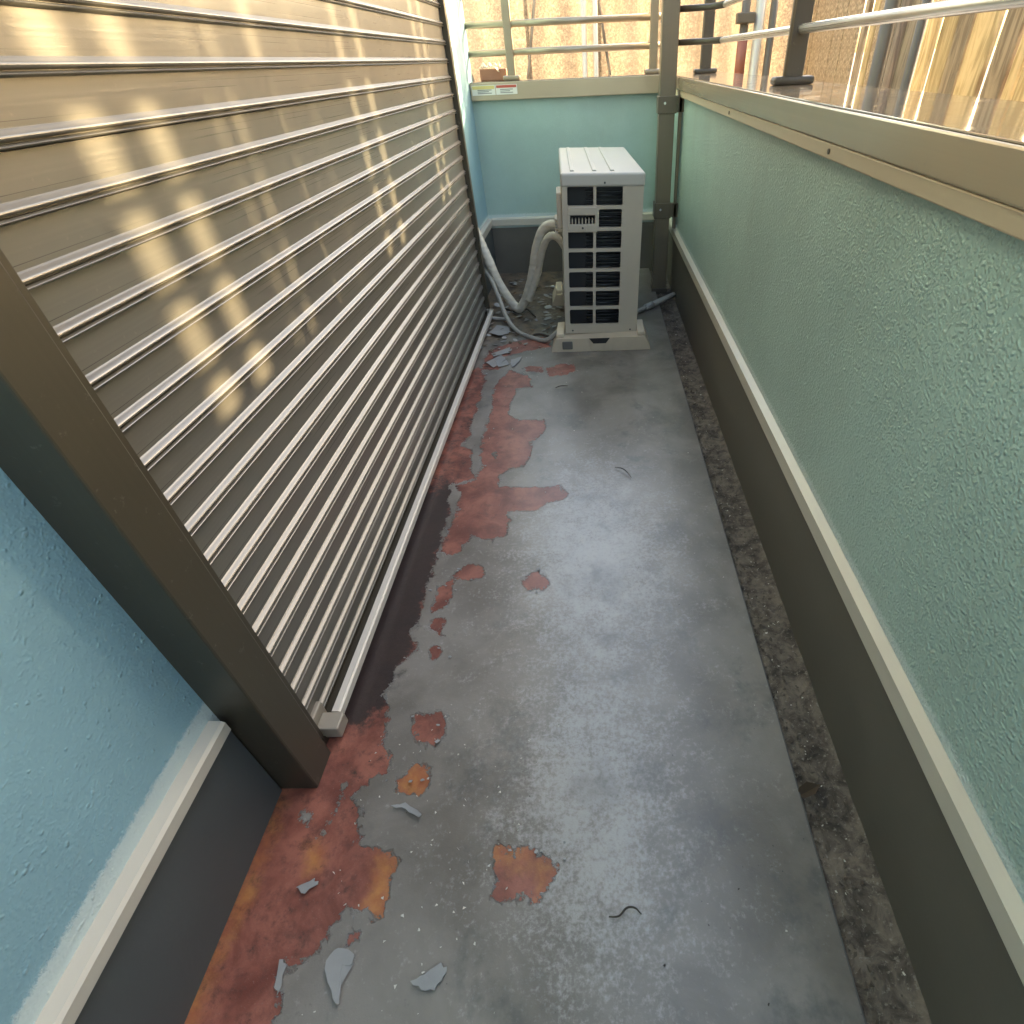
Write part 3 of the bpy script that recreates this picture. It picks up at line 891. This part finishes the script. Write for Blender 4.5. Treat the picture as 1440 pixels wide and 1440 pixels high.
def curve_mesh(name, outer, holes, depth):
    cd = bpy.data.curves.new(name, 'CURVE')
    cd.dimensions = '2D'
    cd.fill_mode = 'BOTH'
    cd.extrude = depth / 2
    for pts in [outer] + holes:
        sp = cd.splines.new('POLY')
        sp.points.add(len(pts) - 1)
        for q, (x, y) in zip(sp.points, pts):
            q.co = (x * S, y * S, 0, 1)
        sp.use_cyclic_u = True
    o = bpy.data.objects.new(name, cd)
    COL.objects.link(o)
    dg = bpy.context.evaluated_depsgraph_get()
    me = bpy.data.meshes.new_from_object(o.evaluated_get(dg))
    bpy.data.objects.remove(o)
    me.transform(Matrix.Rotation(math.radians(90), 4, 'X'))
    return me


def rrect(x0, x1, z0, z1, r, n=5):
    out = []
    for cx, cz, a0 in ((x1 - r, z1 - r, 0), (x0 + r, z1 - r, 90), (x0 + r, z0 + r, 180), (x1 - r, z0 + r, 270)):
        for i in range(n + 1):
            a = math.radians(a0 + 90 * i / n)
            out.append((cx + r * math.cos(a), cz + r * math.sin(a)))
    return out


X = lambda u: -hx + u * AW
holes = []
ztop = AH - 0.03
rows = 7
zr_hi, zr_lo = AH * 0.925, AH * 0.045
pt_ = (zr_hi - zr_lo) / rows
for i in range(rows):
    z1 = zr_hi - i * pt_
    z0 = z1 - pt_ + 0.017
    if i == 1:
        holes.append(rrect(X(0.455), X(0.74), z0, z1, 0.008))
        holes.append(rrect(X(0.095), X(0.405), z1 - 0.075, z1 - 0.018, 0.006))
    else:
        holes.append(rrect(X(0.065), X(0.385), z0, z1, 0.008))
        holes.append(rrect(X(0.420), X(0.745), z0, z1, 0.008))
gm_ = curve_mesh('grille_panel', [(-hx, 0.0), (hx, 0.0), (hx, ztop), (-hx, ztop)], holes, 0.01)
gm_.materials.append(M['ac'])
link('grille_panel', gm_, ac)
P_(MB().box(-hx + 0.012, hx - 0.012, 0.085, 0.10, 0.02, ztop - 0.004), 'coil', M['ac_dark'])
k = MB()
z = 0.05
while z < ztop - 0.03:
    k.box(X(0.30), X(0.77), 0.055, 0.0847, z, z + 0.004)
    z += 0.020
stuff(P_(k, 'coil_fins', M['fin']))
k = MB()
for i in range(14):
    k.tube([(X(0.32 + 0.002 * i), 0.05, 0.06 + i * 0.052), (X(0.76), 0.05, 0.06 + i * 0.052)], 0.005, 8)
P_(k, 'coil_tubes', M['fin'])
# recessed carrying handle in the second row
zc = zr_hi - pt_
hd = MB()
hd.box(X(0.065), X(0.435), -0.016, 0.002, zc - 0.028, zc + 0.012, 0.004)
hd.box(X(0.065), X(0.435), -0.014, 0.002, zc - 0.112, zc - 0.072, 0.004)
hd.box(X(0.065), X(0.095), -0.014, 0.002, zc - 0.074, zc - 0.026, 0.003)
hd.box(X(0.405), X(0.435), -0.014, 0.002, zc - 0.074, zc - 0.026, 0.003)
handle = P_(hd, 'handle', M['ac'])
for i in range(7):
    MB().box(X(0.115 + 0.042 * i), X(0.115 + 0.042 * i) + 0.006, -0.008, 0.02, zc - 0.074, zc - 0.045).build('rib', M['ac'], handle)
MB().box(X(0.20), X(0.30), -0.0185, -0.0141, zc - 0.104, zc - 0.074, 0.002).build('screw_tab', M['ac'], handle)
for x, z, y in ((X(0.25), zc - 0.089, -0.0185), (X(0.52), AH - 0.046, -0.016), (X(0.10), 0.018, -0.0055), (X(0.91), 0.018, -0.0055)):
    P_(MB().tube([(x, y, z), (x, y - 0.003, z)], 0.0055, 10), 'screw', M['fin'])
# lid with pressed ribs, lipping over the panels
lid = MB().box(-hx - 0.005, hx + 0.005, -0.014, AD + 0.005, AH - 0.066, AH - 0.001, 0.012, None, 3)
P_(lid, 'lid', M['ac_top'], None, False)
k = MB()
for x in (X(0.13), X(0.40), X(0.62)):
    k.box(x - 0.011, x + 0.011, 0.04, AD - 0.04, AH - 0.003, AH + 0.0055, 0.004)
P_(k, 'lid_ribs', M['ac_top'])
# valve cover and junction on the left flank
P_(MB().box(-hx - 0.030, -hx + 0.001, 0.05, 0.25, AH - 0.28, AH - 0.10, 0.008), 'valve_cover', M['ac'])
k = MB()
for i in range(5):
    k.box(-hx - 0.043, -hx - 0.028, 0.06, 0.18, AH - 0.30 + i * 0.016, AH - 0.293 + i * 0.016, 0.002)
P_(k, 'terminal_block', M['ac'])
# bare coil edge on the right flank
k = MB()
random.seed(3)
z = 0.12
while z < AH * 0.72:
    k.box(hx, hx + 0.012 + random.random() * 0.008, 0.30, 0.92, z, z + 0.009)
    z += 0.0125
stuff(P_(k, 'coil_edge', M['ac_top']))

# plastic feet under both ends
for i, yy_ in enumerate((0.0, 0.84)):
    y0, y1 = -0.085 + yy_, 0.16 + yy_
    b_ = MB()
    prof_ = [(-0.302, 0.0), (0.302, 0.0), (0.300, 0.016), (0.268, 0.082), (-0.268, 0.082), (-0.300, 0.016)]
    b_.prism(prof_, 'y', y0, y1)
    b_.box(-0.268, -0.222, y0 + 0.02, y1 - 0.02, 0.0822, 0.105, 0.005)
    b_.box(0.222, 0.268, y0 + 0.02, y1 - 0.02, 0.0822, 0.105, 0.005)
    o = b_.build('foot_block', M['block'])
    o.parent = ac
    o.location = (0, 0, -0.083 * S)
    o.rotation_euler = (0, math.radians(-1.9), math.radians(-3.0 if i == 0 else 0))
    if i == 0:
        MB().box(-0.235, -0.172, y0 - 0.006, y0 + 0.003, 0.018, 0.066, 0.006).build('rubber_pad', M['pad'], o)
        MB().box(-0.062, 0.062, y0 - 0.003, y0 + 0.002, 0.004, 0.078, 0.001).build('moulded_panel', M['block'], o)
        MB().prism([(-0.07, 0.0815), (0.055, 0.0815), (0.03, 0.050), (-0.045, 0.050)], 'y', y0 - 0.0045, y0 + 0.02).build('drain_slot', M['black'], o)

# ------------------------------------------------------------------ pipes and hoses
def hose(name, pts, r, mat, label, cat='pipe', group=None, k=9, wob=0.0):
    path = smooth_path(pts, k)
    rs = [r * (1 + wob * mnoise.noise(p_ * 30)) for p_ in path]
    o = MB().tube(path, rs, 14).build(name, mat)
    return tag(o, label, cat, group)


hose('wrapped_pipe', [(-0.17, 3.75, 0.55), (-0.24, 3.75, 0.60), (-0.31, 3.77, 0.575), (-0.365, 3.80, 0.47), (-0.40, 3.82, 0.34), (-0.445, 3.85, 0.20), (-0.50, 3.88, 0.085), (-0.545, 3.90, 0.045), (-0.60, 3.92, 0.10), (-0.67, 3.95, 0.22), (-0.735, 4.0, 0.38), (-0.80, 4.06, 0.53), (-0.86, 4.12, 0.62)],
     0.030, M['pipe'], 'thick cream wrapped pipe arching from the air conditioner to the house wall', 'pipe', None, 9, 0.10)
hose('wrapped_pipe', [(-0.17, 3.70, 0.47), (-0.23, 3.70, 0.545), (-0.285, 3.72, 0.535), (-0.33, 3.75, 0.45), (-0.372, 3.80, 0.31), (-0.41, 3.81, 0.22), (-0.455, 3.83, 0.12)],
     0.022, M['pipe'], 'thinner cream wrapped pipe nested under the arch of the thick one', 'pipe', None, 9, 0.10)
hose('power_cable', [(-0.235, 3.36, 0.08), (-0.32, 3.38, 0.018), (-0.42, 3.45, 0.012), (-0.52, 3.56, 0.013), (-0.60, 3.70, 0.05), (-0.66, 3.84, 0.14), (-0.74, 3.97, 0.27), (-0.86, 4.06, 0.33)],
     0.014, M['cable'], 'thin grey cable curving from the front foot to the house wall', 'cable')
hose('cable_stub', [(-0.60, 3.79, 0.012), (-0.66, 3.80, 0.012), (-0.72, 3.81, 0.018)], 0.010, M['drain'], 'short pale pipe stub lying by the end of the shutter', 'pipe')
dp = empty('drain_hose', (0.30, 3.9, 0.02))
tag(dp, 'grey drain hose on the floor running from under the air conditioner to the gutter', 'hose')
part(MB().tube(smooth_path([(0.10, 3.72, 0.03), (0.22, 3.76, 0.022), (0.32, 3.86, 0.02), (0.37, 3.91, 0.022)]), 0.016, 12), 'hose', M['cable'], dp)
part(MB().tube([(0.35, 3.89, 0.022), (0.405, 3.945, 0.024)], 0.022, 12), 'joint', M['drain'], dp)
part(MB().tube([(0.40, 3.94, 0.024), (0.575, 4.10, 0.035)], 0.019, 12), 'outlet_pipe', M['drain'], dp)

# ------------------------------------------------------------------ loose flakes, stems and crumbs on the floor
flabels = ['jagged grey paint flake on the near floor, right of the hook shaped one',
           'hook shaped pale grey paint flake on the near floor',
           'small pale flake lying on the red patch near the dark post',
           'white bent sliver of paint below the orange spot',
           'upright grey tongue of lifted paint at the bottom left edge of the grey film',
           'broad grey flake by the far end of the shutter under the pipes',
           'tan edged flake just in front of the foot block at the far end',
           'long pale flake beside the far end of the sill rail',
           'tiny white flake by the far end of the sill rail',
           'pale flake with a dark underside where the red strip starts at the far end',
           'small tan flake just right of the dark edged one at the far end',
           'dark edged grey flake below the pale long one by the sill']
random.seed(11)
for i, poly in enumerate(FLAKE):
    b_ = bmesh.new()
    c0 = np.array(poly).mean(0)
    # ragged outline with extra points
    pts = []
    for a, b in zip(poly, poly[1:] + poly[:1]):
        for q in (0.0, 0.33, 0.66):
            j = 0.0035 if q else 0.0
            pts.append((a[0] + (b[0] - a[0]) * q + random.uniform(-j, j), a[1] + (b[1] - a[1]) * q + random.uniform(-j, j)))
    size = max(np.ptp(np.array(poly)[:, 0]), np.ptp(np.array(poly)[:, 1]))
    ang = random.uniform(0, 6.28)
    top, bot = [], []
    for x, y in pts:
        d = ((x - c0[0]) * math.cos(ang) + (y - c0[1]) * math.sin(ang)) / size
        z = 0.005 + 0.07 * size * (d + 0.15) ** 2 * 2.4
        if i in (4,):
            z = 0.004
        top.append(b_.verts.new((x * S, y * S, (z + 0.0022) * S)))
        bot.append(b_.verts.new((x * S, y * S, z * S)))
    n = len(pts)
    b_.faces.new(top)
    b_.faces.new(bot[::-1])
    for q in range(n):
        b_.faces.new((bot[q], bot[(q + 1) % n], top[(q + 1) % n], top[q]))
    bmesh.ops.triangulate(b_, faces=[f for f in b_.faces if len(f.verts) > 4])
    bmesh.ops.recalc_face_normals(b_, faces=b_.faces[:])
    me = bpy.data.meshes.new('paint_flake')
    b_.to_mesh(me)
    b_.free()
    me.materials.append(M['flake'])
    tag(link('paint_flake', me), flabels[i], 'paint flake', 'paint flakes on the balcony floor')
tlabels = ['curly dark dry stem on the near grey floor', 'bent dark stem on the grey floor, halfway along',
           'tiny dark stem in front of the foot block', 'dark curled scrap under the loop of the wrapped pipe',
           'dark scrap of film beside the left end of the foot block']
for i, pts in enumerate(TWIG):
    path = smooth_path([(x, y, 0.006 + (0.008 if 0 < j < len(pts) - 1 else 0)) for j, (x, y) in enumerate(pts)], 5)
    r = 0.0024 if i < 3 else 0.008
    tag(MB().tube(path, [r * (0.5 + 0.5 * math.sin(math.pi * (j + 0.6) / (len(path) + 0.2))) for j in range(len(path))], 6).build('twig', M['twig']), tlabels[i], 'twig')


def crumbs(name, n, place, rng, mat):
    k = bmesh.new()
    for _ in range(n):
        x, y, z = place()
        r = random.uniform(*rng)
        vs = [k.verts.new(((x + random.uniform(-r, r)) * S, (y + random.uniform(-r, r)) * S, (z + random.uniform(0, r)) * S)) for _ in range(5)]
        for a, b, c in ((0, 1, 2), (0, 2, 3), (0, 3, 4), (1, 2, 4), (1, 3, 4)):
            k.faces.new((vs[a], vs[b], vs[c]))
    bmesh.ops.recalc_face_normals(k, faces=k.faces[:])
    me = bpy.data.meshes.new(name)
    k.to_mesh(me)
    k.free()
    me.materials.append(mat)
    return stuff(link(name, me))


def on_floor():
    if random.random() < 0.55:
        return (random.uniform(-0.62, -0.2), random.uniform(0.15, 0.85), 0.003)
    if random.random() < 0.5:
        return (random.uniform(-0.65, 0.1), random.uniform(2.6, 3.4), 0.003)
    return (random.uniform(-0.6, 0.42), random.uniform(0.2, 3.0), 0.003)


crumbs('paint_crumbs', 170, on_floor, (0.0012, 0.0045), M['crumb'])


def chips(name, n, place, rng, mat):
    k = bmesh.new()
    for _ in range(n):
        x, y = place()
        r = random.uniform(*rng)
        m = random.randint(4, 7)
        a0 = random.uniform(0, 6.28)
        tx, ty = random.uniform(-0.35, 0.35), random.uniform(-0.35, 0.35)
        el = random.uniform(0.45, 1.0)
        ring = []
        for q in range(m):
            a = a0 + 6.283 * q / m + random.uniform(-0.3, 0.3)
            px_, py_ = r * math.cos(a) * random.uniform(0.6, 1), r * el * math.sin(a) * random.uniform(0.6, 1)
            ring.append((x + px_, y + py_, 0.004 + r * 0.2 + px_ * tx + py_ * ty))
        top = [k.verts.new((q[0] * S, q[1] * S, (q[2] + 0.0015) * S)) for q in ring]
        bot = [k.verts.new((q[0] * S, q[1] * S, q[2] * S)) for q in ring]
        k.faces.new(top)
        k.faces.new(bot[::-1])
        for q in range(m):
            k.faces.new((bot[q], bot[(q + 1) % m], top[(q + 1) % m], top[q]))
    bmesh.ops.recalc_face_normals(k, faces=k.faces[:])
    me = bpy.data.meshes.new(name)
    k.to_mesh(me)
    k.free()
    me.materials.append(mat)
    return stuff(link(name, me))


def near_edges():
    poly = random.choice(BARE)
    i = random.randrange(len(poly))
    a, b = poly[i], poly[(i + 1) % len(poly)]
    q = random.random()
    return (a[0] + (b[0] - a[0]) * q + random.gauss(0, 0.02), a[1] + (b[1] - a[1]) * q + random.gauss(0, 0.02))


chips('paint_chips', 38, near_edges, (0.003, 0.009), M['flake'])
chips('film_scraps', 120, lambda: (random.uniform(-0.74, -0.2), random.uniform(3.3, 4.7)), (0.006, 0.035), M['flake'])
chips('dirt_scraps', 90, lambda: (random.uniform(-0.76, -0.15), random.uniform(3.2, 4.7)), (0.005, 0.025), M['leaf'])
crumbs('dark_specks', 70, lambda: (random.uniform(-0.68, 0.44), random.uniform(0.2, 4.2), 0.003), (0.0012, 0.0035), M['twig'])
crumbs('gutter_grit', 900, lambda: (XG + 0.008 + abs(random.gauss(0, 0.04)), random.uniform(-0.2, 4.6), -0.016), (0.002, 0.009), M['crumb_dark'])
crumbs('gutter_crumbs', 120, lambda: (random.uniform(XG + 0.02, XK - 0.02), random.uniform(0.2, 4.4), -0.012), (0.0015, 0.005), M['crumb'])
lf = MB()
for (x, y, a) in ((0.485, 0.60, 0.4),):
    ca, sa = math.cos(a), math.sin(a)
    ring = [(-0.034, 0, 0.0), (-0.018, 0.014, 0.008), (0.006, 0.017, 0.012), (0.036, 0, 0.004), (0.006, -0.015, 0.012), (-0.018, -0.012, 0.008)]
    vs = [lf.bm.verts.new((x + p_[0] * ca - p_[1] * sa, y + p_[0] * sa + p_[1] * ca, -0.006 + p_[2])) for p_ in ring]
    mid = lf.bm.verts.new((x, y, -0.004))
    for i in range(6):
        lf.bm.faces.new((vs[i], vs[(i + 1) % 6], mid))
bmesh.ops.solidify(lf.bm, geom=lf.bm.faces[:], thickness=0.0015)
tag(lf.build('dry_leaf', M['leaf']), 'curled dry brown leaf lying in the near end of the gutter', 'leaf')

# ------------------------------------------------------------------ timber screen beyond the right parapet
XB = 1.9
ts = empty('timber_screen', (XB, 4.0, -1.0))
tag(ts, 'screen of knotty sunlit planks and chip boards standing beyond the right parapet', 'fence')
random.seed(21)
cuts = [(2.69, 2.77), (2.85, 2.92), (3.085, 3.10), (3.17, 3.19), (3.34, 3.39), (3.60, 3.612), (3.915, 3.97), (4.10, 4.165), (4.56, 4.572), (4.91, 4.98), (5.07, 5.135)]
edges = [(a[1], b[0]) for a, b in zip([(0, -2.5)] + cuts, cuts + [(5.62, 0)])] + [(5.625, 6.28)]
mats_near = ['plank_honey', 'plank_brown', 'plank_honey', 'plank_brown', 'plank_grey']
zi = 0
for (a, b) in edges:
    y = a
    while y < b - 1e-4:
        wdt = min(random.choice((0.11, 0.15, 0.19, 0.24)), b - y)
        if b - y - wdt < 0.06:
            wdt = b - y
        mt = 'chip' if y > 4.55 and wdt > 0.1 else ('plank_grey' if 4.15 < y < 4.3 else random.choice(mats_near))
        x = XB + random.uniform(-0.003, 0.003)
        k = MB()
        k.box(-0.012, 0.012, -wdt / 2 + 0.001, wdt / 2 - 0.001, 0, 4.4 if y < 5.6 else 2.86, 0.007)
        o = k.build('plank', M[mt], ts)
        o.location = (Vector((x, y + wdt / 2, -1.0)) - Vector((XB, 4.0, -1.0))) * S
        zi += 1
        y += wdt
for z in (0.2, 2.9):
    part(MB().box(XB + 0.06, XB + 0.10, -2.5, 5.6, z, z + 0.09), 'batten', M['plank_grey'], ts)

# speckled scaffold sheets beyond the far parapet
YB = 6.3
ss = empty('sheet_screen', (0, YB, -1.0))
tag(ss, 'speckled sunlit scaffold sheets hung beyond the far parapet', 'screen')
xe = -2.4
while xe < XB:
    wd = 0.62
    k = MB()
    n_ = 22
    va = []
    for j in range(9):
        for i in range(n_ + 1):
            x = xe + (wd + 0.03) * i / n_
            z = -1.0 + 2.93 * j / 8
            va.append(k.bm.verts.new((x, YB + 0.012 * math.sin(x * 23 + j * 0.6) + 0.02 * mnoise.noise(Vector((x * 3, z * 2, 1))), z)))
    for j in range(8):
        for i in range(n_):
            q = j * (n_ + 1) + i
            k.bm.faces.new((va[q], va[q + 1], va[q + n_ + 2], va[q + n_ + 1])).smooth = True
    part(k, 'sheet', M['mesh_sheet'], ss)
    xe += wd
for x, tilt in ((-0.95, -0.25), (-0.62, 0.2), (0.25, -0.18)):
    k = MB().tube([(x - tilt * 1.6, YB - 0.05, -0.6), (x + tilt * 1.1, YB - 0.05, 1.98)], 0.012, 8)
    part(k, 'stay_rope', M['plank_brown'], ss)
sp = 0


def pole(x, y, r, mat, label, coupler=None, sleeve=None, lean=0.0):
    e = empty('scaffold_pole', (x, y, -5.0))
    tag(e, label, 'pole')
    part(MB().tube([(x, y, -5.0), (x + lean * 6, y, 3.4)], r, 14), 'tube', M[mat], e)
    if coupler:
        part(MB().box(x - 0.075, x + 0.075, y - 0.06, y + 0.02, coupler - 0.035, coupler + 0.035, 0.01), 'coupler', M['scaf'], e)
    if sleeve:
        part(MB().tube([(x, y, sleeve - 0.25), (x, y, sleeve)], r * 1.25, 12), 'sleeve', M['scaf_red'], e)
    return e


pole(-0.035, 6.1, 0.022, 'scaf_pale', 'left of the two pale scaffold tubes beyond the far parapet')
pole(0.060, 6.1, 0.022, 'scaf_pale', 'right of the two pale scaffold tubes beyond the far parapet')
pole(1.30, 6.1, 0.034, 'scaf', 'dark scaffold tube with a coupler and red sleeve beyond the corner', 1.60, 1.46)
pole(1.42, 6.1, 0.040, 'scaf_pale', 'pale scaffold tube right beside the dark one with the coupler')
pole(1.53, 6.1, 0.030, 'scaf', 'plain dark scaffold tube right of the pale one beyond the corner')
pole(1.80, 4.40, 0.045, 'scaf', 'thick dark pole in front of the planks beyond the right parapet')
pole(1.80, 3.96, 0.026, 'scaf', 'thin dark pole in front of the honey planks beyond the right parapet')
